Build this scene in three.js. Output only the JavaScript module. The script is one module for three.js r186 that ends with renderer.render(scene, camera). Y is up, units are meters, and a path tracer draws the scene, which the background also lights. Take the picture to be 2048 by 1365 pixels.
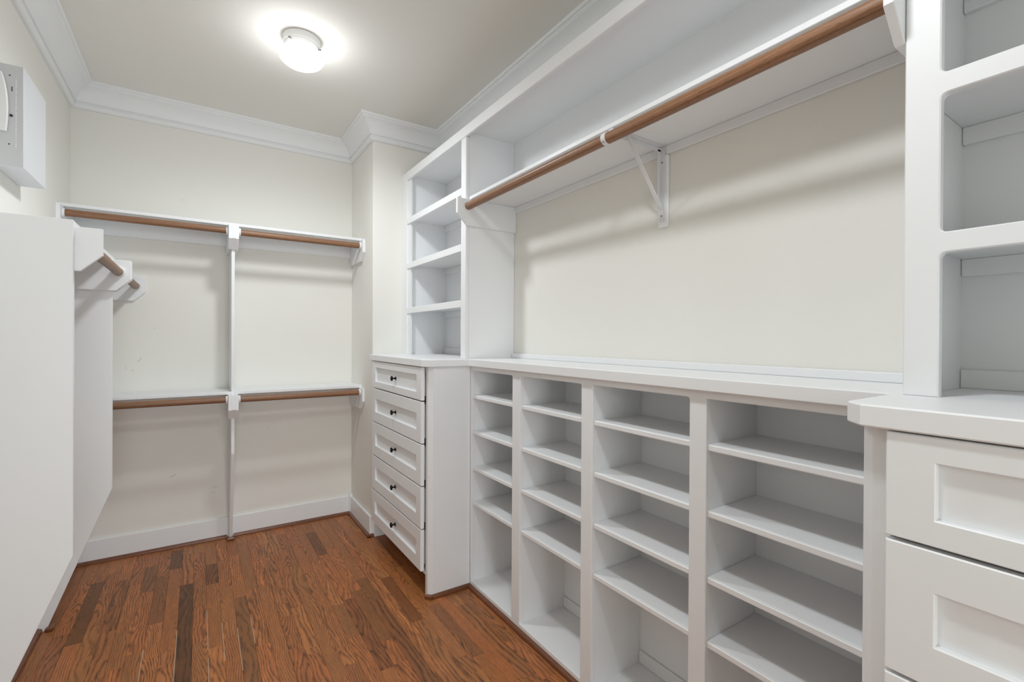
import * as THREE from 'three';
import { RectAreaLightUniformsLib } from 'three/addons/lights/RectAreaLightUniformsLib.js';
import { mergeGeometries } from 'three/addons/utils/BufferGeometryUtils.js';
import { createNoise2D } from 'simplex-noise';

// ---------------------------------------------------------------- camera, exposure, lamps
RectAreaLightUniformsLib.init();
const scene = new THREE.Scene();
scene.background = new THREE.Color(0x000000);
const renderer = new THREE.WebGLRenderer({ antialias: true });
renderer.toneMapping = THREE.LinearToneMapping;
renderer.toneMappingExposure = 1.04;
renderer.shadowMap.enabled = true;

const FOCAL = 944.4;                                                   // pixels in the 2048 x 1365 frame
const camera = new THREE.PerspectiveCamera(2 * Math.atan(682.5 / FOCAL) * 180 / Math.PI, 2048 / 1365, 0.05, 30);
camera.position.set(0, 1.40, 0);
camera.rotation.order = 'YXZ';
camera.rotation.set(-4.5 / FOCAL, -0.58538, 0.005);
scene.add(camera);

const LAMP = { color: new THREE.Color(0.915, 0.965, 1.0), down: 3.45, side: 0.33, glow: 1.0 };
const UNSEEN_DAY = { color: new THREE.Color(0.90, 0.96, 1.0), power: 5.2 };         // unseen source behind the camera, placed to brighten the lower closet
const LAMP_SPOTS = [[0.437, -2.62, 1.0], [0.437, -0.5, 0.85]];             // x, z, share of full power; second lamp is out of view, lights near shelves

// ---------------------------------------------------------------- dimensions (metres)
const ROOM = { left: -0.65, back: -3.862, right: 1.565, front: 0.95, top: 2.93, jogX: 1.02, jogZ: -3.315 };
const COUNTER = { top: 1.286, bottom: 1.246 };

// ---------------------------------------------------------------- helpers
function rng(seed) { let s = seed >>> 0; return () => { s = (s + 0x6D2B79F5) | 0; let t = Math.imul(s ^ (s >>> 15), 1 | s); t = (t + Math.imul(t ^ (t >>> 7), 61 | t)) ^ t; return ((t ^ (t >>> 14)) >>> 0) / 4294967296; }; }
const noise = createNoise2D(rng(11)), noiseB = createNoise2D(rng(29));
const taken = {};
function numbered(name) { const n = taken[name] = (taken[name] ?? -1) + 1; return n ? `${name}_${String(n).padStart(3, '0')}` : name; }

function triangles(faces) {                                            // faces: arrays of [x,y,z] -> flat shaded geometry, uv in metres
  const pos = [], nor = [], uv = [];
  const a = new THREE.Vector3(), b = new THREE.Vector3(), n = new THREE.Vector3();
  for (const f of faces) {
    a.set(f[1][0] - f[0][0], f[1][1] - f[0][1], f[1][2] - f[0][2]); b.set(f[2][0] - f[0][0], f[2][1] - f[0][1], f[2][2] - f[0][2]);
    n.crossVectors(a, b).normalize();
    const ax = Math.abs(n.x), ay = Math.abs(n.y), az = Math.abs(n.z);
    for (let i = 1; i + 1 < f.length; i++) for (const p of [f[0], f[i], f[i + 1]]) {
      pos.push(p[0], p[1], p[2]); nor.push(n.x, n.y, n.z);
      if (ay >= ax && ay >= az) uv.push(p[2], p[0]); else if (ax >= az) uv.push(p[2], p[1]); else uv.push(p[0], p[1]);
    }
  }
  const g = new THREE.BufferGeometry();
  g.setAttribute('position', new THREE.Float32BufferAttribute(pos, 3));
  g.setAttribute('normal', new THREE.Float32BufferAttribute(nor, 3));
  g.setAttribute('uv', new THREE.Float32BufferAttribute(uv, 2));
  return g;
}
function box(x0, x1, y0, y1, z0, z1, c = 0.0015) {                     // box with chamfered edges
  const L = [x0, y0, z0], H = [x1, y1, z1], faces = [];
  c = Math.min(c, (x1 - x0) * 0.3, (y1 - y0) * 0.3, (z1 - z0) * 0.3);
  const P = (s, k) => [0, 1, 2].map((i) => (s[i] > 0 ? H[i] : L[i]) - (i === k ? 0 : s[i] * c));   // corner s, on the face of axis k
  const orient = (f, out) => {
    const u = [0, 1, 2].map((i) => f[1][i] - f[0][i]), v = [0, 1, 2].map((i) => f[2][i] - f[0][i]);
    const n = [u[1] * v[2] - u[2] * v[1], u[2] * v[0] - u[0] * v[2], u[0] * v[1] - u[1] * v[0]];
    faces.push(n[0] * out[0] + n[1] * out[1] + n[2] * out[2] < 0 ? f.reverse() : f);
  };
  for (let k = 0; k < 3; k++) for (const d of [-1, 1]) {
    const i = (k + 1) % 3, j = (k + 2) % 3, q = [[-1, -1], [1, -1], [1, 1], [-1, 1]].map(([a, b]) => { const s = []; s[k] = d; s[i] = a; s[j] = b; return P(s, k); });
    const out = [0, 0, 0]; out[k] = d; orient(q, out);
  }
  if (c > 0) {
    for (let k = 0; k < 3; k++) for (const a of [-1, 1]) for (const b of [-1, 1]) {                 // edges along axis k
      const i = (k + 1) % 3, j = (k + 2) % 3, s0 = [], s1 = []; s0[k] = -1; s1[k] = 1; s0[i] = s1[i] = a; s0[j] = s1[j] = b;
      const out = [0, 0, 0]; out[i] = a; out[j] = b; orient([P(s0, i), P(s1, i), P(s1, j), P(s0, j)], out);
    }
    for (const a of [-1, 1]) for (const b of [-1, 1]) for (const d of [-1, 1]) { const s = [a, b, d]; orient([P(s, 0), P(s, 1), P(s, 2)], s); }
  }
  return triangles(faces);
}
function extrude(shape, axis, from, to, bevel = 0.0015, curve = 12) {   // shape in (u,v): 'z' -> (x,y), 'x' -> (z,y), 'y' -> (x,z)
  if (Array.isArray(shape)) { const s = new THREE.Shape(); shape.forEach(([u, v], i) => i ? s.lineTo(u, v) : s.moveTo(u, v)); s.closePath(); shape = s; }
  const g = new THREE.ExtrudeGeometry(shape, { depth: to - from - 2 * bevel, bevelEnabled: bevel > 0, bevelThickness: bevel, bevelSize: bevel, bevelOffset: -bevel, bevelSegments: 1, curveSegments: curve });
  const p = g.attributes.position, faces = [];
  const put = (i) => { const u = p.getX(i), v = p.getY(i), w = p.getZ(i) + from + bevel; return axis === 'z' ? [u, v, w] : axis === 'x' ? [w, v, u] : [u, w, v]; };
  for (let i = 0; i < p.count; i += 3) { const t = [put(i), put(i + 1), put(i + 2)]; faces.push(axis === 'z' ? t : t.reverse()); }
  return triangles(faces);
}
function roundRect(path, x0, x1, y0, y1, r) {
  path.moveTo(x0 + r, y0); path.lineTo(x1 - r, y0); path.quadraticCurveTo(x1, y0, x1, y0 + r); path.lineTo(x1, y1 - r); path.quadraticCurveTo(x1, y1, x1 - r, y1);
  path.lineTo(x0 + r, y1); path.quadraticCurveTo(x0, y1, x0, y1 - r); path.lineTo(x0, y0 + r); path.quadraticCurveTo(x0, y0, x0 + r, y0); return path;
}
function turned(profile, at, axis = 'y', seg = 40) {                   // lathe; profile [radius, height along axis]
  const g = new THREE.LatheGeometry(profile.map(([r, h]) => new THREE.Vector2(r, h)), seg);
  if (axis === 'x') g.rotateZ(-Math.PI / 2); else if (axis === '-x') g.rotateZ(Math.PI / 2); else if (axis === 'z') g.rotateX(Math.PI / 2); else if (axis === '-z') g.rotateX(-Math.PI / 2);
  g.translate(...at); return g.index ? g.toNonIndexed() : g;
}
const join = (list) => mergeGeometries(list.map((g) => (g.index ? g.toNonIndexed() : g)));

function mesh(name, geometry, material, parent) {
  const m = new THREE.Mesh(geometry, material); m.name = name; m.castShadow = m.receiveShadow = true; parent.add(m); return m;
}
function structure(name, geometry, material) { const m = mesh(name, geometry, material, scene); m.userData.kind = 'structure'; return m; }
function thing(name, label, category, base, group) {
  const o = new THREE.Group(); o.name = numbered(name); o.position.set(...base); o.userData = { label, category };
  if (group) o.userData.group = group;
  scene.add(o); return o;
}
function part(owner, name, geometry, material, parent = owner) {       // geometry in world coordinates, moved to the owner's base
  geometry.translate(-owner.position.x, -owner.position.y, -owner.position.z);
  return mesh(name, geometry, material, parent);
}

// ---------------------------------------------------------------- textures
function dataTexture(w, h, paint, srgb = true) {
  const d = new Uint8Array(w * h * 4);
  for (let y = 0; y < h; y++) for (let x = 0; x < w; x++) { const c = paint(x, y), o = (y * w + x) * 4; d[o] = c[0]; d[o + 1] = c[1]; d[o + 2] = c[2]; d[o + 3] = 255; }
  const t = new THREE.DataTexture(d, w, h, THREE.RGBAFormat);
  t.magFilter = THREE.LinearFilter; t.minFilter = THREE.LinearMipmapLinearFilter; t.generateMipmaps = true; t.wrapS = t.wrapT = THREE.RepeatWrapping;
  if (srgb) t.colorSpace = THREE.SRGBColorSpace; t.needsUpdate = true; return t;
}
const mix = (a, b, t) => a + (b - a) * t, sat = (v) => Math.max(0, Math.min(1, v));
const ATLAS = { rows: 24, w: 1024, rowPx: 64, length: 0.95, width: 0.0602 };
const sawing = (() => {                                                // one log cut per atlas row: where the pith runs under the board
  const r = rng(77), list = [];
  for (let i = 0; i < ATLAS.rows; i++) {
    const arch = r() < 0.62;
    list.push({ c: (r() - 0.5) * 0.03, d0: arch ? (r() - 0.5) * 0.03 : 0.05 + r() * 0.06, slope: arch ? (r() < 0.5 ? -1 : 1) * (0.03 + r() * 0.05) : 0.004, ring: 0.0048 + r() * 0.005, seed: r() * 90, red: r(), blotch: 0.3 + r() * 0.7, strength: 0.55 + r() * 0.45 });
  }
  return list;
})();
function oak(row, L, W) {                                              // L, W in metres -> sRGB colour
  const s = sawing[row];
  const wob = noise(L * 2.3 + s.seed, s.seed) * 0.013 + noise(L * 7 + s.seed, 4 + s.seed) * 0.0025;
  const depth = s.d0 + s.slope * (L - ATLAS.length / 2) * 1.0 + noise(L * 1.7, s.seed + 9) * 0.012;
  const across = W - s.c + wob;
  const rad = Math.sqrt(across * across + depth * depth) + noise(L * 9 + s.seed, W * 70) * 0.0011;
  const t = rad / s.ring, fr = t - Math.floor(t);
  let late = Math.exp(-Math.pow((fr - 0.72) / 0.19, 2));
  late *= 0.62 + 0.38 * noiseB(L * 14 + s.seed, W * 190);
  const pore = sat(noiseB(L * 26 + s.seed * 3, W * 1500) * 1.1 - 0.25) * (0.35 + 0.65 * late);
  const blotch = noise(L * 4 + s.seed * 2, W * 26 + s.seed) * 0.5 + noise(L * 11 + s.seed, W * 60) * 0.28;
  const k = sat(0.06 + late * 0.88 * s.strength + pore * 0.5);
  const light = [188 + 6 * s.red, 122 - 5 * s.red, 68 - 4 * s.red], dark = [74, 42, 23];
  const g = 1 + blotch * 0.24 * s.blotch;
  return light.map((v, i) => Math.max(0, Math.min(255, mix(v, dark[i], k) * g)));
}
const oakAtlas = dataTexture(ATLAS.w, ATLAS.rows * ATLAS.rowPx, (x, y) => oak(Math.floor(y / ATLAS.rowPx), x / ATLAS.w * ATLAS.length, (y % ATLAS.rowPx) / ATLAS.rowPx * ATLAS.width));
const rodGrain = dataTexture(1024, 128, (x, y) => {                    // stained hardwood dowel, streaks along it
  const L = x / 1024 * 2, a = y / 128;
  const ring = (v) => { const c = Math.cos(a * Math.PI * 2) * v, s = Math.sin(a * Math.PI * 2) * v; return [c, s]; };
  const [c, s] = ring(2.6), [c2, s2] = ring(9);
  const streak = noise(c + L * 0.9, s) * 0.6 + noiseB(c2 + L * 2.4, s2) * 0.4, fleck = sat(noiseB(c2 * 3 + L * 20, s2 * 3 - L * 9) - 0.35);
  const k = 1 + streak * 0.2 - fleck * 0.4;
  return [146 * k, 105 * k, 76 * k];
});
const orangePeel = dataTexture(512, 512, (x, y) => {                   // rolled paint: faint relief
  const tile = (fx, fy, f) => { const u = x / 512 * Math.PI * 2, v = y / 512 * Math.PI * 2; return noise(Math.cos(u) * f + fx, Math.sin(u) * f + Math.cos(v) * f + fy) * 0.5 + noiseB(Math.sin(v) * f + fx, Math.cos(u) * f + fy) * 0.5; };
  const v = 128 + 60 * tile(3, 7, 9) + 50 * tile(11, 1, 22); return [v, v, v];
}, false);

// ---------------------------------------------------------------- materials
const std = (o) => new THREE.MeshStandardMaterial(o);
const peel = orangePeel.clone(); peel.repeat.set(4, 4); peel.needsUpdate = true;
const M = {
  wall: std({ color: 0xf4f2eb, roughness: 0.82, bumpMap: peel, bumpScale: 0.0003 }),
  ceiling: std({ color: 0xf5f3ed, roughness: 0.9, bumpMap: peel, bumpScale: 0.0003 }),
  trim: std({ color: 0xf6f7f8, roughness: 0.42 }),
  paint: std({ color: 0xf6f7f8, roughness: 0.4 }),
  plastic: std({ color: 0xf0f0f0, roughness: 0.35 }),
  metal: std({ color: 0xe8e8ea, roughness: 0.35 }),
  boxPaint: std({ color: 0xe0e1e4, roughness: 0.45 }),
  boxFace: std({ color: 0xd2d3d5, roughness: 0.45 }),
  knob: std({ color: 0x1b1918, roughness: 0.32, metalness: 0.6 }),
  dark: std({ color: 0x1a1a1a, roughness: 0.7 }),
  screw: std({ color: 0x6d6d70, roughness: 0.35, metalness: 0.8 }),
  oak: new THREE.MeshPhysicalMaterial({ map: oakAtlas, vertexColors: true, roughness: 0.46, clearcoat: 0.1, clearcoatRoughness: 0.3 }),
  shoe: new THREE.MeshPhysicalMaterial({ map: rodGrain, color: 0xd0b098, roughness: 0.36, clearcoat: 0.2, clearcoatRoughness: 0.3 }),
  toe: std({ map: rodGrain, color: 0x5c4636, roughness: 0.6 }),
  rod: std({ map: rodGrain, color: 0xffffff, roughness: 0.42 }),
  unseenCarpet: std({ color: 0xb9b2a6, roughness: 0.95 }),  // floor of the unseen bedroom
  unseenGlow: std({ color: 0xdfe8f0, roughness: 0.2, emissive: new THREE.Color(0.93, 0.97, 1.0), emissiveIntensity: 1.0 }),  // glowing pane of the unseen window
  subfloor: std({ color: 0x2a1a10, roughness: 0.9 }),
  filler: std({ color: 0xcdb8a2, roughness: 0.7 }),
  glass: std({ color: 0xf7f5f0, roughness: 0.3, emissive: new THREE.Color(1, 0.97, 0.9), emissiveIntensity: LAMP.glow }),
};
// the back wall carries a few scuffs
{
  const c = document.createElement('canvas'); c.width = c.height = 1024; const x = c.getContext('2d');
  x.fillStyle = '#f4f2eb'; x.fillRect(0, 0, 1024, 1024);
  const U = (m) => (m - ROOM.left) / 1.67 * 1024, V = (y) => (1 - y / 2.93) * 1024;
  const scuff = (px, py, len, ang, w, a) => { x.strokeStyle = `rgba(120,108,92,${a})`; x.lineWidth = w; x.beginPath(); const u = U(px), v = V(py); x.moveTo(u, v); x.quadraticCurveTo(u + len * 0.5 * Math.cos(ang), v + len * 0.5 * Math.sin(ang) + 2, u + len * Math.cos(ang), v + len * Math.sin(ang)); x.stroke(); };
  scuff(-0.33, 1.24, 16, -0.6, 1.6, 0.28); scuff(-0.39, 1.22, 10, 1.2, 1.4, 0.22); scuff(-0.36, 1.19, 7, 0.4, 2, 0.25); scuff(-0.16, 0.47, 22, -0.25, 1.4, 0.3); scuff(0.08, 0.37, 18, 0.3, 1.4, 0.22);
  scuff(0.07, 0.33, 14, 0.2, 1.2, 0.2); scuff(0.42, 0.75, 7, 1.5, 1.6, 0.2); scuff(-0.25, 1.46, 9, 0.1, 1.4, 0.16); scuff(-0.1, 2.33, 10, 0.5, 1.2, 0.15); scuff(0.9, 1.3, 6, 1.3, 1.4, 0.15);
  const t = new THREE.CanvasTexture(c); t.colorSpace = THREE.SRGBColorSpace;
  M.wallBack = std({ map: t, roughness: 0.82, bumpMap: peel, bumpScale: 0.0003 });
}

// ================================================================ THE SETTING
const T = 0.12;
{
  const back = box(ROOM.left - T, ROOM.right + T, -T, ROOM.top + T, ROOM.back - T, ROOM.back, 0);
  const p = back.attributes.position, uv = back.attributes.uv;
  for (let i = 0; i < p.count; i++) uv.setXY(i, (p.getX(i) - ROOM.left) / 1.67, p.getY(i) / 2.93);
  structure('wall_back', back, M.wallBack);
}
structure('wall_left', box(ROOM.left - T, ROOM.left, -T, ROOM.top + T, ROOM.back, ROOM.front + T, 0), M.wall);
structure('wall_right', box(ROOM.right, ROOM.right + T, -T, ROOM.top + T, ROOM.back, ROOM.front + T, 0), M.wall);
// wall behind the camera; its doorway, bedroom and window are unseen, placed to soften shade
const UNSEEN_DOORWAY = { x0: -0.5, x1: 0.8, top: 2.12 }, UNSEEN_BED = { x0: -2.2, x1: 2.4, z1: 4.4, top: 2.7 }, UNSEEN_PANE = { x0: -1.3, x1: 1.5, y0: 0.35, y1: 2.3 };
structure('wall_front', join([box(ROOM.left, UNSEEN_DOORWAY.x0, -T, ROOM.top + T, ROOM.front, ROOM.front + T, 0), box(UNSEEN_DOORWAY.x1, ROOM.right, -T, ROOM.top + T, ROOM.front, ROOM.front + T, 0),
  box(UNSEEN_DOORWAY.x0, UNSEEN_DOORWAY.x1, UNSEEN_DOORWAY.top, ROOM.top + T, ROOM.front, ROOM.front + T, 0)]), M.wall);
structure('unseen_wall_bedroom_near', join([box(UNSEEN_BED.x0 - T, ROOM.left - T, -T, UNSEEN_BED.top + T, ROOM.front, ROOM.front + T, 0), box(ROOM.right + T, UNSEEN_BED.x1 + T + 0.1, -T, UNSEEN_BED.top + T, ROOM.front, ROOM.front + T, 0)]), M.wall);
structure('unseen_wall_bedroom_left', box(UNSEEN_BED.x0 - T, UNSEEN_BED.x0, -T, UNSEEN_BED.top + T, ROOM.front + T, UNSEEN_BED.z1 + T, 0), M.wall);
structure('unseen_wall_bedroom_right', box(UNSEEN_BED.x1, UNSEEN_BED.x1 + T, -T, UNSEEN_BED.top + T, ROOM.front + T, UNSEEN_BED.z1 + T, 0), M.wall);
structure('unseen_wall_bedroom_far', join([box(UNSEEN_BED.x0, UNSEEN_PANE.x0, -T, UNSEEN_BED.top + T, UNSEEN_BED.z1, UNSEEN_BED.z1 + T, 0), box(UNSEEN_PANE.x1, UNSEEN_BED.x1, -T, UNSEEN_BED.top + T, UNSEEN_BED.z1, UNSEEN_BED.z1 + T, 0),
  box(UNSEEN_PANE.x0, UNSEEN_PANE.x1, -T, UNSEEN_PANE.y0, UNSEEN_BED.z1, UNSEEN_BED.z1 + T, 0), box(UNSEEN_PANE.x0, UNSEEN_PANE.x1, UNSEEN_PANE.y1, UNSEEN_BED.top + T, UNSEEN_BED.z1, UNSEEN_BED.z1 + T, 0)]), M.wall);
structure('unseen_ceiling_bedroom', box(UNSEEN_BED.x0, UNSEEN_BED.x1, UNSEEN_BED.top, UNSEEN_BED.top + T, ROOM.front + T, UNSEEN_BED.z1, 0), M.ceiling);
structure('unseen_floor_bedroom', box(UNSEEN_BED.x0, UNSEEN_BED.x1, -T, 0, ROOM.front, UNSEEN_BED.z1, 0), M.unseenCarpet);
{
  const w = structure('unseen_window_1', box(UNSEEN_PANE.x0, UNSEEN_PANE.x1, UNSEEN_PANE.y0, UNSEEN_PANE.y1, UNSEEN_BED.z1 + 0.06, UNSEEN_BED.z1 + 0.066, 0), M.unseenGlow);
  for (const x of [UNSEEN_PANE.x0 + 0.03, -0.37, 0.57, UNSEEN_PANE.x1 - 0.03]) mesh('unseen_mullion', box(x - 0.03, x + 0.03, UNSEEN_PANE.y0, UNSEEN_PANE.y1, UNSEEN_BED.z1 + 0.02, UNSEEN_BED.z1 + 0.055, 0.003), M.trim, w);
  for (const y of [UNSEEN_PANE.y0 + 0.03, UNSEEN_PANE.y1 - 0.03]) mesh('unseen_sash_rail', box(UNSEEN_PANE.x0, UNSEEN_PANE.x1, y - 0.03, y + 0.03, UNSEEN_BED.z1 + 0.015, UNSEEN_BED.z1 + 0.055, 0.003), M.trim, w);
  const unseenDay = new THREE.RectAreaLight(UNSEEN_DAY.color, UNSEEN_DAY.power, UNSEEN_PANE.x1 - UNSEEN_PANE.x0, UNSEEN_PANE.y1 - UNSEEN_PANE.y0); unseenDay.name = 'unseen_window_light';  // out of view, shines through the doorway to brighten the closet
  unseenDay.position.set((UNSEEN_PANE.x0 + UNSEEN_PANE.x1) / 2, (UNSEEN_PANE.y0 + UNSEEN_PANE.y1) / 2, UNSEEN_BED.z1 + 0.01); unseenDay.lookAt(unseenDay.position.x, unseenDay.position.y, 0); scene.add(unseenDay);
}
structure('wall_jog', box(ROOM.jogX, ROOM.right, 0, ROOM.top, ROOM.back, ROOM.jogZ, 0.004), M.wall);
structure('ceiling', box(ROOM.left, ROOM.right, ROOM.top, ROOM.top + T, ROOM.back, ROOM.front, 0), M.ceiling);

// ---- oak strip floor: every board in view is a plank of its own
{
  const floor = new THREE.Group(); floor.name = 'floor'; floor.userData.kind = 'structure'; scene.add(floor);
  mesh('subfloor', box(ROOM.left, ROOM.right, -T, -0.019, ROOM.back, ROOM.front, 0), M.subfloor, floor);
  const r = rng(4242), pitch = ATLAS.width, x0 = -0.0245, rest = [];
  // boards whose tone and ends can be read from the photograph: strip, far end, near end, tint, atlas row
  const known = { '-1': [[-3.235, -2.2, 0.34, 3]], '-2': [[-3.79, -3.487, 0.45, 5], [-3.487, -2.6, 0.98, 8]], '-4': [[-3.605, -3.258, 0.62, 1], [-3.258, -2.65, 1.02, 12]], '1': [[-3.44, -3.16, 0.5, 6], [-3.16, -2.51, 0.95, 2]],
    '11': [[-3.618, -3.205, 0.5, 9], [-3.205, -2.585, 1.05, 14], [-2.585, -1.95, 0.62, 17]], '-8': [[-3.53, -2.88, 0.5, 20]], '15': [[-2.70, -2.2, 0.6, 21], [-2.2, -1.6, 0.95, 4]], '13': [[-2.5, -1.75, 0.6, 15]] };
  const plank = (k, a, b, tint, row) => {
    const g = box(x0 + k * pitch + 0.0003, x0 + (k + 1) * pitch - 0.0003, -0.018, (r() - 0.5) * 0.0004, a + 0.0004, b - 0.0004, 0.0007);
    const p = g.attributes.position, uv = g.attributes.uv, c = new Float32Array(p.count * 3), off = r() * ATLAS.length, flip = r() < 0.5;
    const warm = 1 + (r() - 0.5) * 0.06;
    for (let i = 0; i < p.count; i++) {
      const w = sat((p.getX(i) - x0 - k * pitch) / pitch), l = (p.getZ(i) - a + off) / ATLAS.length;
      uv.setXY(i, flip ? -l : l, (row + 0.02 + 0.96 * (flip ? 1 - w : w)) / ATLAS.rows);
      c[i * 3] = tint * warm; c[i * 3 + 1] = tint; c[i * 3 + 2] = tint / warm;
    }
    g.setAttribute('color', new THREE.BufferAttribute(c, 3));
    if (b < -1.15 || a < -1.25) mesh(numbered('plank'), g, M.oak, floor); else rest.push(g);
  };
  for (let k = -11; k <= 26; k++) {
    let z = ROOM.back - r() * 0.5; const own = (known[k] ?? []).slice();
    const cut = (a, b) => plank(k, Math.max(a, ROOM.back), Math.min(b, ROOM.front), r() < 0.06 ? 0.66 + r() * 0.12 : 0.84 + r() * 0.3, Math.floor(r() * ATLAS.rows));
    while (z < ROOM.front) {
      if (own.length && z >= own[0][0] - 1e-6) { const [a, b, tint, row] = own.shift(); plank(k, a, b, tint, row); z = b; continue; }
      let e = z + 0.28 + r() * r() * 0.95;
      if (own.length && e > own[0][0] - 0.2) e = own[0][0];
      if (e > ROOM.back + 0.02) cut(z, e);
      z = e;
    }
  }
  const field = mesh('plank_field', join(rest), M.oak, floor); field.userData.kind = 'stuff';
  for (const [k, a, b] of [[-3, -2.66, -2.3], [-1, -2.75, -2.25], [1, -2.87, -2.5], [1, -2.44, -2.2], [2, -2.7, -2.38], [3, -2.62, -2.27], [4, -2.68, -2.44]])
    mesh(numbered('filler_line'), box(x0 + k * pitch - 0.0011, x0 + k * pitch + 0.0011, -0.003, 0.0003, a, b, 0.0002), M.filler, floor);
}

// ---- crown moulding, mitred at every corner
{
  const prof = [[0.118, 0], [0.118, -0.010], [0.1155, -0.0135], [0.110, -0.015], [0.1045, -0.0155], [0.1035, -0.021], [0.099, -0.0225], [0.0965, -0.026]];
  for (let i = 1; i <= 12; i++) { const t = i / 12, q = (a, b, c) => (1 - t) * (1 - t) * a + 2 * t * (1 - t) * b + t * t * c; prof.push([q(0.0965, 0.048, 0.034), q(-0.026, -0.042, -0.1)]); }
  prof.push([0.0345, -0.104], [0.031, -0.107], [0.0225, -0.1085], [0.0225, -0.1145], [0.0255, -0.118], [0.0265, -0.125], [0.025, -0.133], [0.0205, -0.1395], [0.0125, -0.143], [0, -0.143]);
  const C = [[ROOM.left, ROOM.front], [ROOM.left, ROOM.back], [ROOM.jogX, ROOM.back], [ROOM.jogX, ROOM.jogZ], [ROOM.right, ROOM.jogZ], [ROOM.right, ROOM.front]];
  const N = C.length, inward = C.map((a, i) => { const b = C[(i + 1) % N], dx = Math.sign(b[0] - a[0]), dz = Math.sign(b[1] - a[1]); return [-dz, dx]; });
  for (let i = 0; i < N; i++) {
    const a = C[i], b = C[(i + 1) % N], np = inward[(i + N - 1) % N], n = inward[i], nn = inward[(i + 1) % N], faces = [];
    const A = prof.map(([u, v]) => [a[0] + u * (np[0] + n[0]), ROOM.top + v, a[1] + u * (np[1] + n[1])]), B = prof.map(([u, v]) => [b[0] + u * (n[0] + nn[0]), ROOM.top + v, b[1] + u * (n[1] + nn[1])]);
    for (let j = 0; j + 1 < prof.length; j++) faces.push([A[j], A[j + 1], B[j + 1], B[j]]);
    faces.push([[a[0], ROOM.top, a[1]], A[0], B[0], [b[0], ROOM.top, b[1]]], [A[prof.length - 1], [a[0], ROOM.top, a[1]], [b[0], ROOM.top, b[1]], B[prof.length - 1]]);
    const g = triangles(faces);
    structure(`trim_${i + 1}`, g, M.trim);
  }
}

// ---- baseboards and quarter-round shoe moulding
const BH = 0.142, BT = 0.017;
{
  const shoeRun = (name, axis, from, to, at, dir) => {                 // quarter round lying along an axis; dir = which way it faces
    const s = new THREE.Shape(); s.moveTo(0, 0); s.lineTo(dir * 0.018, 0); s.lineTo(dir * 0.018, 0.006); s.quadraticCurveTo(dir * 0.017, 0.019, 0, 0.02); s.closePath();
    const g = extrude(s, axis === 'x' ? 'x' : 'z', from, to, 0, 6);
    g.translate(axis === 'x' ? 0 : at, 0, axis === 'x' ? at : 0);
    const p = g.attributes.position, uv = g.attributes.uv;
    for (let i = 0; i < p.count; i++) uv.setXY(i, (axis === 'x' ? p.getX(i) : p.getZ(i)) * 0.5, (p.getY(i) + (axis === 'x' ? p.getZ(i) : p.getX(i))) * 6);
    return structure(name, g, M.shoe);
  };
  structure('baseboard_back', box(ROOM.left, ROOM.jogX, 0, BH, ROOM.back, ROOM.back + BT, 0.003), M.trim);
  structure('baseboard_left', box(ROOM.left, ROOM.left + BT, 0, BH, ROOM.back + BT, ROOM.front, 0.003), M.trim);
  const jog = structure('baseboard_jog', box(ROOM.jogX - BT, ROOM.jogX, 0, BH, ROOM.back + BT, ROOM.jogZ - 0.002, 0.003), M.trim);
  mesh('corner_block', box(ROOM.jogX - BT - 0.006, ROOM.jogX, 0.02, BH + 0.016, ROOM.back + BT - 0.002, ROOM.back + BT + 0.02, 0.002), M.trim, jog);
  shoeRun('trim_7', 'x', ROOM.left + BT, 0.165, ROOM.back + BT, 1);
  shoeRun('trim_8', 'x', 0.205, ROOM.jogX - BT, ROOM.back + BT, 1);
  shoeRun('trim_9', 'z', ROOM.back + BT, ROOM.jogZ + 0.018, ROOM.jogX - BT, -1);
  shoeRun('trim_10', 'x', ROOM.jogX - BT - 0.018, 1.12, ROOM.jogZ, 1);
  shoeRun('trim_11', 'z', ROOM.back + BT + 0.018, ROOM.front, ROOM.left + BT, 1);
  shoeRun('trim_12', 'x', 1.05, 1.276, -2.347, 1);
  shoeRun('trim_13', 'z', -2.347, -0.376, 1.276, -1);
  // short returns of shoe wrapped round the feet of the two tapered panels and of the drawer cabinet's post
  structure('trim_14', box(0.163, 0.207, 0, 0.019, -3.8, -3.765, 0.005), M.shoe);
  structure('trim_15', box(-0.605, -0.575, 0, 0.019, -3.112, -3.062, 0.005), M.shoe);
  structure('trim_16', extrude([[1.03, -2.367], [1.05, -2.347], [1.05, -2.329], [1.036, -2.329], [1.012, -2.353], [1.012, -2.367]], 'y', 0, 0.019, 0.002), M.shoe);
}

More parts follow.
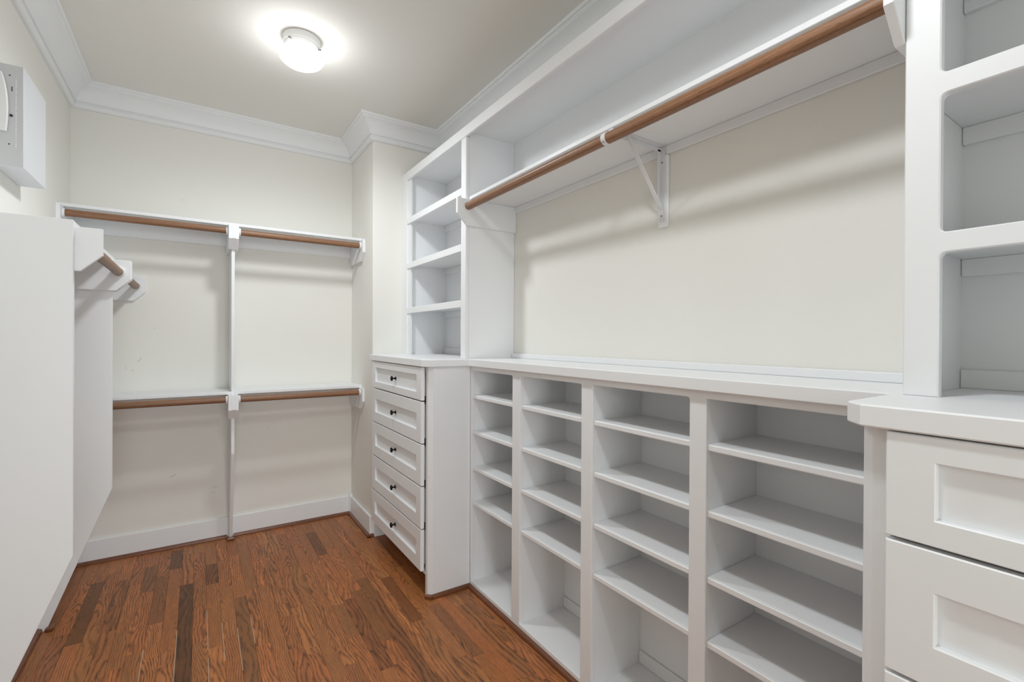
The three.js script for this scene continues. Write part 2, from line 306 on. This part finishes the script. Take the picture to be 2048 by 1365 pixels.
// ================================================================ LAMPS
function ceilingLight(x, z, share, label) {
  const y = ROOM.top, t = thing('ceiling_light', label, 'ceiling light', [x, y, z], 'flush ceiling lights');
  part(t, 'base_pan', turned([[0, 0], [0.089, 0], [0.091, -0.005], [0.087, -0.011], [0.085, -0.024], [0.088, -0.027], [0.087, -0.032], [0.078, -0.036], [0.076, -0.05], [0, -0.05]].reverse(), [x, y, z]), M.plastic);
  const dome = []; dome.push([0.072, -0.048], [0.077, -0.053]);
  for (let i = 0; i <= 18; i++) { const a = Math.PI * (0.30 - 0.80 * i / 18); dome.push([Math.max(0, 0.107 * Math.cos(a)), -0.094 + 0.052 * Math.sin(a)]); }
  part(t, 'glass_shade', turned(dome.reverse(), [x, y, z], 'y', 56), M.glass);
  for (const a of [0.35, 2.44, 4.54]) {
    const cx = x + 0.08 * Math.cos(a), cz = z + 0.08 * Math.sin(a), g = turned([[0, 0.016], [0.003, 0.016], [0.0045, 0.012], [0.003, 0.009], [0.002, 0], [0, 0]].reverse(), [0, 0, 0], 'x', 12);
    g.rotateY(-a); g.translate(cx - 0.004 * Math.cos(a), y - 0.043, cz - 0.004 * Math.sin(a)); part(t, 'thumb_screw', g, M.screw);
  }
  // the opaque pan keeps the light going down and sideways: a wide cone under the shade, and a little from the shade's rim
  const light = new THREE.SpotLight(LAMP.color, LAMP.down * share, 0, 1.545, 0.72, 2); light.position.set(0, -0.152, 0); light.target.position.set(0, -2, 0); light.castShadow = true; light.shadow.radius = 4.2; light.shadow.mapSize.set(1024, 1024); light.name = 'shade_light'; t.add(light, light.target);
  const rim = new THREE.PointLight(LAMP.color, LAMP.side * share, 0, 2); rim.position.set(0, -0.096, 0); rim.castShadow = true; rim.shadow.radius = 3.6; rim.name = 'rim_light'; t.add(rim);
  return t;
}
ceilingLight(...LAMP_SPOTS[0], 'round white glass ceiling light glowing on the ceiling over the floor');
ceilingLight(...LAMP_SPOTS[1], 'round white glass ceiling light above the near end of the closet');

// ================================================================ HANGING UNITS
function rodThing(label, axis, from, to, a, y, group, rad = 0.0198) {  // axis 'x': a = z ; axis 'z': a = x
  const base = axis === 'x' ? [(from + to) / 2, y, a] : [a, y, (from + to) / 2];
  const t = new THREE.Mesh(); t.name = numbered('closet_rod'); t.position.set(...base); t.castShadow = t.receiveShadow = true; t.userData = { label, category: 'closet rod', group };
  const len = to - from, g = turned([[0, 0], [rad - 0.001, 0], [rad, 0.001], [rad, len - 0.001], [rad - 0.001, len], [0, len]], [0, -len / 2, 0], 'y', 32);
  const p = g.attributes.position, uv = g.attributes.uv;
  for (let i = 0; i < p.count; i++) uv.setXY(i, (p.getY(i) + base[0]) * 0.5, uv.getX(i));
  if (axis === 'x') g.rotateZ(-Math.PI / 2); else g.rotateX(Math.PI / 2);
  t.geometry = g; t.material = M.rod; scene.add(t); return t;
}
const socketProfile = [[0, 0], [0.026, 0], [0.0265, 0.002], [0.025, 0.008], [0.0245, 0.0125], [0.0203, 0.0125]];
// bracket board: (u from the wall, v height), front clipped at 45 degrees
const bracketShape = (wall, dir, top, front = 0.362, drop = 0.155, clip = 0.06) => [[wall, top], [wall + dir * front, top], [wall + dir * front, top - drop + clip], [wall + dir * (front - clip), top - drop], [wall, top - drop]];
const taperShape = (wall, dir, top, depth, foot = 0.052, knee = 0.638) => [[wall, 0.0], [wall + dir * foot, 0.0], [wall + dir * depth, knee], [wall + dir * depth, top], [wall, top]];
const BK = ROOM.back;

{ // ---- back wall: two tiers either side of a tapered divider
  const t = thing('hanging_unit', 'white two-tier hanging shelf unit on the back wall with a tapered centre divider', 'closet shelving', [0.185, 0, BK]);
  const tiers = [[2.146, 2.085], [1.046, 0.996]], zf = BK + 0.287, D = [0.1755, 0.1945];
  part(t, 'divider_panel', extrude(taperShape(BK + 0.0005, 1, 2.127, 0.287, 0.066), 'x', D[0], D[1]), M.paint);
  tiers.forEach(([top, rod], k) => {
    const bottom = top - 0.019;
    if (k === 0) part(t, 'shelf', box(ROOM.left, ROOM.jogX, bottom, top, BK, zf), M.paint);
    else { part(t, 'shelf', box(ROOM.left, D[0], bottom, top, BK, zf), M.paint); part(t, 'shelf', box(D[1], ROOM.jogX, bottom, top, BK, zf), M.paint); }
    for (const [a, b] of [[ROOM.left + 0.019, D[0] - 0.019], [D[1] + 0.019, ROOM.jogX - 0.019]]) part(t, 'cleat', box(a, b, bottom - 0.094, bottom, BK, BK + 0.018), M.paint);
    for (const [a, s] of [[ROOM.left, 1], [D[0] - 0.0195, -1], [D[1], 1], [ROOM.jogX - 0.0195, -1]]) {
      const b = part(t, 'bracket', extrude(bracketShape(BK + 0.0005, 1, bottom), 'x', a + 0.0002, a + 0.0193), M.paint);
      part(t, 'rod_socket', turned(socketProfile, [s > 0 ? a + 0.0193 : a + 0.0002, rod, BK + 0.312], s > 0 ? 'x' : '-x', 28), M.plastic, b);
    }
    part(t, 'front_cap', box(D[0] - 0.0005, D[1] + 0.0005, bottom - 0.094, bottom, zf, BK + 0.3622, 0.001), M.paint);
    part(t, 'front_cap', extrude([[zf, bottom - 0.155], [BK + 0.302, bottom - 0.155], [BK + 0.362, bottom - 0.095], [zf, bottom - 0.095]], 'x', D[0] - 0.0005, D[1] + 0.0005, 0.001), M.paint);
  });
  const grp = 'wooden rods on the back wall', z = BK + 0.312;
  rodThing('stained wooden closet rod, upper tier left of the centre divider', 'x', ROOM.left + 0.0295, D[0] - 0.0295, z, 2.088, grp);
  rodThing('stained wooden closet rod, upper tier right of the centre divider', 'x', D[1] + 0.0295, ROOM.jogX - 0.0295, z, 2.084, grp);
  rodThing('stained wooden closet rod, lower tier left of the centre divider', 'x', ROOM.left + 0.0295, D[0] - 0.0295, z, 0.997, grp);
  rodThing('stained wooden closet rod, lower tier right of the centre divider', 'x', D[1] + 0.0295, ROOM.jogX - 0.0295, z, 0.995, grp);
}
{ // ---- left wall: one tier between an end panel, a second panel and the back wall
  const W = ROOM.left, top = 1.804, under = top - 0.019, xf = W + 0.287, A = [-2.219, -2.2], B = [-3.1, -3.081];
  const t = thing('hanging_unit', 'white single-tier hanging shelf unit with two tapered side panels on the left wall', 'closet shelving', [W, 0, -2.9]);
  part(t, 'end_panel', extrude(taperShape(W + 0.0005, 1, top, 0.287, 0.03), 'z', A[0], A[1]), M.paint);
  part(t, 'divider_panel', extrude(taperShape(W + 0.0005, 1, under, 0.287, 0.046), 'z', B[0], B[1]), M.paint);
  part(t, 'shelf', box(W, xf, under, top, BK + 0.0005, A[0]), M.paint);
  for (const [a, b] of [[B[1] + 0.019, A[0] - 0.019], [BK + 0.019, B[0] - 0.019]]) part(t, 'cleat', box(W, W + 0.018, under - 0.094, under, a, b), M.paint);
  for (const [a, s] of [[A[0] - 0.0195, -1], [B[1], 1], [B[0] - 0.0195, -1], [BK, 1]]) {
    const b = part(t, 'bracket', extrude(bracketShape(W + 0.0005, 1, under), 'z', a + 0.0002, a + 0.0193), M.paint);
    part(t, 'rod_socket', turned(socketProfile, [W + 0.314, 1.725, s > 0 ? a + 0.0193 : a + 0.0002], s > 0 ? 'z' : '-z', 28), M.plastic, b);
  }
  rodThing('short stained wooden closet rod on the left between the two white side panels', 'z', B[1] + 0.0295, A[0] - 0.0295, W + 0.314, 1.725, 'wooden rods on the left wall');
  rodThing('short stained wooden closet rod on the left ending at the back wall', 'z', BK + 0.0295, B[0] - 0.0295, W + 0.314, 1.725, 'wooden rods on the left wall');
}

// ================================================================ RIGHT SIDE: BASE CABINETS
const RW = ROOM.right;
const DRAWERS = [[1.062, 1.242, 0.044], [0.829, 1.055, 0.070], [0.599, 0.823, 0.070], [0.366, 0.592, 0.070], [0.135, 0.359, 0.070]];
function drawerCabinet(label, z0, z1, postAtHigh) {                    // front faces -x; the chamfered post stands beside the open shelves
  const t = thing('drawer_cabinet', label, 'drawer cabinet', [1.28, 0, (z0 + z1) / 2], 'drawer cabinets'), top = COUNTER.bottom;
  const xf = 1.03, c = 0.021, sgn = postAtHigh ? 1 : -1, zs = postAtHigh ? z1 : z0, zo = postAtHigh ? z0 : z1, lo = Math.min, hi = Math.max;
  // side panel with the chamfered post at its front corner
  part(t, 'corner_post', extrude([[xf, zs - sgn * 0.05], [xf, zs - sgn * c], [xf + c, zs], [xf + c + 0.03, zs], [xf + c + 0.03, zs - sgn * 0.05]], 'y', 0, top - 0.0005, 0.0015), M.paint);
  part(t, 'side_panel', box(xf + c + 0.03, 1.2762, 0, top - 0.0005, lo(zs, zs - sgn * 0.019), hi(zs, zs - sgn * 0.019), 0.0005), M.paint);
  part(t, 'side_panel', box(xf, RW - 0.002, postAtHigh ? 0.0 : 0.0, top - 0.0005, lo(zo, zo + sgn * 0.019), hi(zo, zo + sgn * 0.019)), M.paint);
  part(t, 'stile', box(xf, xf + 0.02, 0.125, top - 0.0005, lo(zo + sgn * 0.019, zo + sgn * 0.062), hi(zo + sgn * 0.019, zo + sgn * 0.062), 0.001), M.paint);
  part(t, 'rail', box(xf, xf + 0.02, 1.215, top - 0.0005, lo(zo + sgn * 0.062, zs - sgn * 0.05), hi(zo + sgn * 0.062, zs - sgn * 0.05), 0.001), M.paint);
  part(t, 'bottom_panel', box(xf, RW - 0.01, 0.11, 0.128, lo(zo + sgn * 0.02, zs - sgn * 0.05), hi(zo + sgn * 0.02, zs - sgn * 0.05), 0.001), M.paint);
  part(t, 'toe_kick', box(1.13, 1.145, 0, 0.11, lo(zo + sgn * 0.02, zs - sgn * 0.05), hi(zo + sgn * 0.02, zs - sgn * 0.05), 0.001), M.toe);
  part(t, 'inner_back', box(1.2, 1.206, 0.128, 1.215, lo(zo + sgn * 0.02, zs - sgn * 0.05), hi(zo + sgn * 0.02, zs - sgn * 0.05), 0), M.paint);
  const a = zo + sgn * 0.053, b = zs - sgn * 0.05, f0 = lo(a, b), f1 = hi(a, b), X0 = 1.001, X1 = 1.0225, mid = (f0 + f1) / 2;
  for (const [y0, y1, railH] of DRAWERS) {
    const s = new THREE.Shape(); s.moveTo(f0, y0); s.lineTo(f1, y0); s.lineTo(f1, y1); s.lineTo(f0, y1); s.closePath();
    const hole = new THREE.Path(); hole.moveTo(f0 + 0.068, y0 + railH); hole.lineTo(f0 + 0.068, y1 - railH); hole.lineTo(f1 - 0.068, y1 - railH); hole.lineTo(f1 - 0.068, y0 + railH); hole.closePath(); s.holes.push(hole);
    const front = part(t, 'drawer', extrude(s, 'x', X0, X1, 0.0022), M.paint);
    part(t, 'drawer_panel', box(X0 + 0.0135, X1 - 0.002, y0 + railH - 0.008, y1 - railH + 0.008, f0 + 0.060, f1 - 0.060, 0.0005), M.paint, front);
    part(t, 'drawer_box', box(X1, 1.19, y0 + 0.02, y1 - 0.02, f0 + 0.03, f1 - 0.03, 0.001), M.paint, front);
    part(t, 'knob', turned([[0, 0], [0.0105, 0], [0.0115, 0.002], [0.009, 0.0045], [0.0052, 0.007], [0.0045, 0.016], [0.0065, 0.02], [0.0145, 0.0225], [0.0165, 0.026], [0.015, 0.0295], [0.009, 0.0325], [0, 0.0335]], [X0 + 0.0135, (y0 + y1) / 2, mid], '-x', 28), M.knob, front);
  }
  return t;
}
drawerCabinet('white five-drawer cabinet with black knobs beside the back corner', ROOM.jogZ + 0.001, -2.347, true);
drawerCabinet('white five-drawer cabinet cut off at the right edge, nearest the camera', -0.376, 0.592, false);

{ // ---- open shoe cubbies: four columns of four shelves
  const Z0 = -2.3465, Z1 = -0.3765, XF = 1.276, top = COUNTER.bottom, cols = [[-2.331, -1.92], [-1.852, -1.421], [-1.357, -0.921], [-0.862, -0.432]];
  const t = thing('cubby_cabinet', 'white open cubby cabinet with four columns of shelves under the long counter', 'shoe shelves', [1.42, 0, (Z0 + Z1) / 2]);
  const s = new THREE.Shape(); s.moveTo(Z0, 0.0); s.lineTo(Z1, 0.0); s.lineTo(Z1, top - 0.0005); s.lineTo(Z0, top - 0.0005); s.closePath();
  for (const [a, b] of cols) { const h = new THREE.Path(), r = 0.012, y0 = 0.038, y1 = 1.221; h.moveTo(a, y0); h.lineTo(b, y0); h.lineTo(b, y1 - r); h.quadraticCurveTo(b, y1, b - r, y1); h.lineTo(a + r * 0.3, y1); h.lineTo(a, y1 - r * 0.3); h.closePath(); s.holes.push(h); }
  part(t, 'face_frame', extrude(s, 'x', XF, XF + 0.02, 0.002), M.paint);
  part(t, 'back_panel', box(RW - 0.008, RW - 0.0005, 0.03, top - 0.0005, Z0, Z1, 0), M.paint);
  part(t, 'bottom_panel', box(XF + 0.018, RW - 0.008, 0.018, 0.037, Z0, Z1, 0.0005), M.paint);
  part(t, 'top_panel', box(XF + 0.02, RW - 0.008, top - 0.0195, top - 0.0005, Z0, Z1, 0.0005), M.paint);
  const walls = [[Z0, cols[0][0]], [cols[0][1], cols[1][0]], [cols[1][1], cols[2][0]], [cols[2][1], cols[3][0]], [cols[3][1], Z1]];
  for (const [a, b] of walls) part(t, 'divider_panel', box(XF + 0.0195, RW - 0.008, 0.037, top - 0.0195, a, b, 0.0003), M.paint);
  for (const [a, b] of cols) {
    for (const y of [1.083, 0.882, 0.681, 0.486]) {
      const sh = part(t, 'shelf', box(XF + 0.016, RW - 0.008, y - 0.018, y, a + 0.0006, b - 0.0006, 0.001), M.paint);
      part(t, 'nosing', box(XF + 0.006, XF + 0.0165, y - 0.0195, y + 0.0004, a + 0.0006, b - 0.0006, 0.003), M.paint, sh);
    }
    part(t, 'back_strip', box(RW - 0.018, RW - 0.008, 0.037, 0.09, a + 0.0006, b - 0.0006, 0.003), M.paint);
  }
}
{ // ---- one continuous worktop
  const t = thing('countertop', 'long white countertop running over the drawer cabinets and open cubbies', 'countertop', [1.3, COUNTER.bottom, -1.4]), y0 = COUNTER.bottom, y1 = COUNTER.top;
  const e = 0.993, m = 1.252, c = 0.032, zl = -2.329, zr = -0.394;
  part(t, 'slab', extrude([[RW - 0.001, ROOM.jogZ + 0.001], [e + 0.012, ROOM.jogZ + 0.001], [e, ROOM.jogZ + 0.02], [e, zl - c - 0.018], [e + c, zl], [m, zl], [m, zr], [e + c, zr], [e, zr + c], [e, 0.61], [RW - 0.001, 0.61]], 'y', y0, y1, 0.003), M.paint);
  part(t, 'backsplash', box(RW - 0.018, RW - 0.001, y1, y1 + 0.028, -2.338, -0.3765, 0.003), M.paint);
}

// ================================================================ RIGHT SIDE: UPPER TOWERS AND OVERHEAD SHELF
const FX = 1.238, SOFFIT = 2.552, FASCIA = [2.528, 2.587];
const LEVELS = [[1.577, 1.618], [1.895, 1.937], [2.213, 2.256]];
{ // ---- far tower
  const z0 = ROOM.jogZ + 0.001, z1 = -2.34;
  const t = thing('shelf_tower', 'white open shelf tower on the countertop beside the back corner', 'shelf tower', [1.4, COUNTER.top, (z0 + z1) / 2], 'open shelf towers'), y0 = COUNTER.top;
  part(t, 'stile', box(FX - 0.002, FX + 0.02, y0, FASCIA[1], z0, -3.232, 0.001), M.paint);
  part(t, 'stile', box(FX + 0.008, FX + 0.026, y0, SOFFIT, -3.233, -3.192, 0.001), M.paint);
  part(t, 'stile', box(FX, FX + 0.022, y0, FASCIA[0], -2.398, z1, 0.0025), M.paint);
  part(t, 'side_panel', box(FX + 0.02, RW - 0.001, y0, SOFFIT, z0, -3.217, 0.0005), M.paint);
  part(t, 'side_panel', box(FX + 0.022, RW - 0.001, y0, SOFFIT, -2.36, z1, 0.0005), M.paint);
  part(t, 'back_panel', box(RW - 0.026, RW - 0.001, y0, SOFFIT, -3.217, -2.36, 0), M.paint);
  for (const [a, b] of LEVELS) {
    const sh = part(t, 'shelf', box(FX + 0.018, RW - 0.026, b - 0.02, b, -3.2168, -2.3605, 0.0005), M.paint);
    part(t, 'shelf_lip', box(FX, FX + 0.0182, a, b, -3.231, -2.3985, 0.002), M.paint, sh);
    part(t, 'cleat', box(RW - 0.04, RW - 0.026, b - 0.062, b - 0.02, -3.2168, -2.3605, 0.002), M.paint, sh);
  }
  part(t, 'cleat', box(RW - 0.04, RW - 0.026, y0, y0 + 0.045, -3.2168, -2.3605, 0.002), M.paint);
}
{ // ---- near tower
  const z0 = -0.375, z1 = 0.592, a0 = z0 + 0.058, a1 = z1 - 0.058, r = 0.013, y0 = COUNTER.top;
  const t = thing('shelf_tower', 'white open shelf tower on the countertop at the right edge, nearest the camera', 'shelf tower', [1.4, y0, (z0 + z1) / 2], 'open shelf towers');
  const s = new THREE.Shape(), b0 = LEVELS[0][0];
  s.moveTo(z0, y0); s.lineTo(a0, y0); s.lineTo(a0, b0 - r); s.quadraticCurveTo(a0, b0, a0 + r, b0); s.lineTo(a1 - r, b0); s.quadraticCurveTo(a1, b0, a1, b0 - r); s.lineTo(a1, y0); s.lineTo(z1, y0); s.lineTo(z1, FASCIA[0]); s.lineTo(z0, FASCIA[0]); s.closePath();
  for (let i = 0; i < 3; i++) s.holes.push(roundRect(new THREE.Path(), a0, a1, LEVELS[i][1], i < 2 ? LEVELS[i + 1][0] : FASCIA[0] - 0.03, r));
  part(t, 'face_frame', extrude(s, 'x', FX, FX + 0.022, 0.0025, 6), M.paint);
  part(t, 'side_panel', box(FX + 0.0215, RW - 0.001, y0, SOFFIT, z0, z0 + 0.02, 0.0005), M.paint);
  part(t, 'side_panel', box(FX + 0.0215, RW - 0.001, y0, SOFFIT, z1 - 0.02, z1, 0.0005), M.paint);
  part(t, 'back_panel', box(RW - 0.008, RW - 0.001, y0, SOFFIT, z0 + 0.02, z1 - 0.02, 0), M.paint);
  for (const [a, b] of LEVELS) {
    const sh = part(t, 'shelf', box(FX + 0.021, RW - 0.008, b - 0.02, b - 0.001, z0 + 0.0205, z1 - 0.0205, 0.0005), M.paint);
    part(t, 'cleat', box(RW - 0.024, RW - 0.008, b - 0.062, b - 0.02, z0 + 0.0205, z1 - 0.0205, 0.002), M.paint, sh);
  }
  part(t, 'cleat', box(RW - 0.024, RW - 0.008, y0, y0 + 0.045, z0 + 0.0205, z1 - 0.0205, 0.002), M.paint);
}
{ // ---- overhead compartment between the towers: top, long shelf, brackets
  const z0 = -2.3395, z1 = -0.3755, top = 2.194, under = 2.175;
  const t = thing('overhead_shelf', 'long white overhead shelf spanning between the two shelf towers above the wooden rod', 'shelf', [1.4, under, (z0 + z1) / 2]);
  part(t, 'shelf_board', box(1.258, RW - 0.001, under, top, z0, z1, 0.002), M.paint);
  part(t, 'cleat', box(RW - 0.012, RW - 0.001, under - 0.034, under, z0 + 0.02, z1 - 0.02, 0.002), M.paint);
  part(t, 'back_panel', box(RW - 0.006, RW - 0.0005, top, SOFFIT, z0, z1, 0), M.paint);
  for (const [a, s] of [[z0, 1], [z1 - 0.0195, -1]]) {
    const b = part(t, 'bracket', extrude(bracketShape(RW - 0.0005, -1, under, 0.388, 0.148, 0.064), 'z', a + 0.0002, a + 0.0193, 0.002), M.paint);
    part(t, 'rod_socket', turned(socketProfile.map(([r, h]) => [r + 0.0005, h * 0.75]), [1.238, 2.132, s > 0 ? a + 0.0193 : a + 0.0002], s > 0 ? 'z' : '-z', 32), M.plastic, b);
  }
  rodThing('long stained wooden closet rod under the overhead shelf on the right wall', 'z', z0 + 0.027, z1 - 0.027, 1.238, 2.131, 'wooden rod on the right wall', 0.0205);
  const f = thing('fascia_board', 'long white fascia board and top panel capping the shelf towers below the crown', 'fascia', [1.4, FASCIA[0], -1.36]);
  part(f, 'fascia', box(FX - 0.003, FX + 0.018, FASCIA[0], FASCIA[1], -3.231, 0.592, 0.002), M.paint);
  part(f, 'top_panel', box(FX + 0.018, RW - 0.0005, SOFFIT, SOFFIT + 0.019, ROOM.jogZ + 0.001, 0.592, 0.0005), M.paint);
}
{ // ---- metal shelf-and-rod bracket halfway along the overhead shelf
  const z = -1.25, u = 2.175, t = thing('shelf_bracket', 'white metal shelf and rod bracket with diagonal brace under the overhead shelf', 'shelf bracket', [RW - 0.02, 2.0, z]);
  const bd = new THREE.Shape(); roundRect(bd, z - 0.023, z + 0.023, 1.852, u - 0.035, 0.008);
  part(t, 'backing_board', extrude(bd, 'x', RW - 0.0145, RW - 0.0005, 0.003, 6), M.paint);
  const wallX = RW - 0.0145, ang = (pts, w) => extrude(pts, 'z', z - w, z + w, 0.0006);
  part(t, 'upright', box(wallX - 0.003, wallX, 1.872, u - 0.012, z - 0.011, z + 0.011, 0.0005), M.metal);
  part(t, 'upright_flange', box(wallX - 0.02, wallX - 0.003, 1.925, u - 0.012, z - 0.011, z - 0.009, 0.0005), M.metal);
  part(t, 'arm', box(1.262, wallX - 0.003, u - 0.0035, u - 0.0005, z - 0.011, z + 0.011, 0.0005), M.metal);
  part(t, 'arm_flange', box(1.285, wallX - 0.003, u - 0.02, u - 0.0035, z - 0.011, z - 0.009, 0.0005), M.metal);
  const p0 = [wallX - 0.003, 1.915], p1 = [1.345, u - 0.0035], dx = p1[0] - p0[0], dy = p1[1] - p0[1], L = Math.hypot(dx, dy), nx = -dy / L * 0.0022, ny = dx / L * 0.0022;
  part(t, 'brace', join([ang([[p0[0] - nx, p0[1] - ny], [p1[0] - nx, p1[1] - ny], [p1[0] + nx, p1[1] + ny], [p0[0] + nx, p0[1] + ny]], 0.0085), box(wallX - 0.0062, wallX - 0.003, 1.872, 1.918, z - 0.0085, z + 0.0085, 0.0005)]), M.metal);
  const hook = new THREE.Shape(), R = 0.0225; hook.absarc(1.238, 2.132, R, Math.PI * 0.62, Math.PI * 2.2, false); hook.absarc(1.238, 2.132, R - 0.0028, Math.PI * 2.2, Math.PI * 0.62, true); hook.closePath();
  part(t, 'rod_hook', extrude(hook, 'z', z - 0.010, z + 0.010, 0.0004, 20), M.metal);
  part(t, 'hook_tab', box(1.2555, 1.285, 2.145, 2.1715, z - 0.010, z + 0.010, 0.0012), M.metal);
  const screw = (x, y, zz, ax) => part(t, 'screw', turned([[0, 0.0018], [0.002, 0.0016], [0.0035, 0]].reverse(), [x, y, zz], ax, 12), M.screw);
  screw(wallX - 0.0062, 1.895, z, '-x'); screw(wallX - 0.003, 2.11, z - 0.001, '-x'); screw(1.238 - 0.0225 * 0.75, 2.132 - 0.0225 * 0.66, z, '-x');
}

// ================================================================ WALL BOX (left)
{
  const x0 = ROOM.left, x1 = -0.566, y0 = 2.05, y1 = 2.44, za = -2.885, zb = -2.57;
  const t = thing('wall_box', 'white metal utility box mounted high on the left wall', 'utility box', [x0, y0, (za + zb) / 2]);
  part(t, 'housing', box(x0 + 0.0005, x1, y0, y1, za, zb - 0.003, 0.0015), M.boxPaint);
  const plate = part(t, 'end_plate', box(x0 + 0.0005, x1 - 0.001, y0 + 0.002, y1 - 0.001, zb - 0.003, zb, 0.0006), M.boxFace);
  for (let i = 0; i < 30; i++) part(t, 'vent_louvre', box(x1 - 0.0225, x1 - 0.0185, 2.125 + i * 0.0088, 2.1305 + i * 0.0088, zb, zb + 0.0022, 0.0006), M.plastic, plate);
  for (const [x, y] of [[-0.604, 2.398], [-0.606, 2.135]]) part(t, 'hole', turned([[0, 0.0006], [0.0024, 0.0006], [0.0026, 0]].reverse(), [x, y, zb], 'z', 14), M.dark, plate);
  part(t, 'slot', box(-0.6, -0.596, 2.338, 2.356, zb, zb + 0.0005, 0.0001), M.screw, plate);
  const s = new THREE.Shape(); s.moveTo(x0 + 0.002, 2.18); s.lineTo(-0.611, 2.18); s.quadraticCurveTo(-0.598, 2.31, -0.622, 2.40); s.lineTo(x0 + 0.002, 2.42); s.closePath();
  const cover = part(t, 'round_cover', extrude(s, 'z', zb, zb + 0.014, 0.003, 10), M.plastic);
  part(t, 'latch', turned([[0, 0.004], [0.004, 0.004], [0.0048, 0]].reverse(), [-0.6, 2.245, zb], 'z', 16), M.dark, cover);
}

renderer.render(scene, camera);
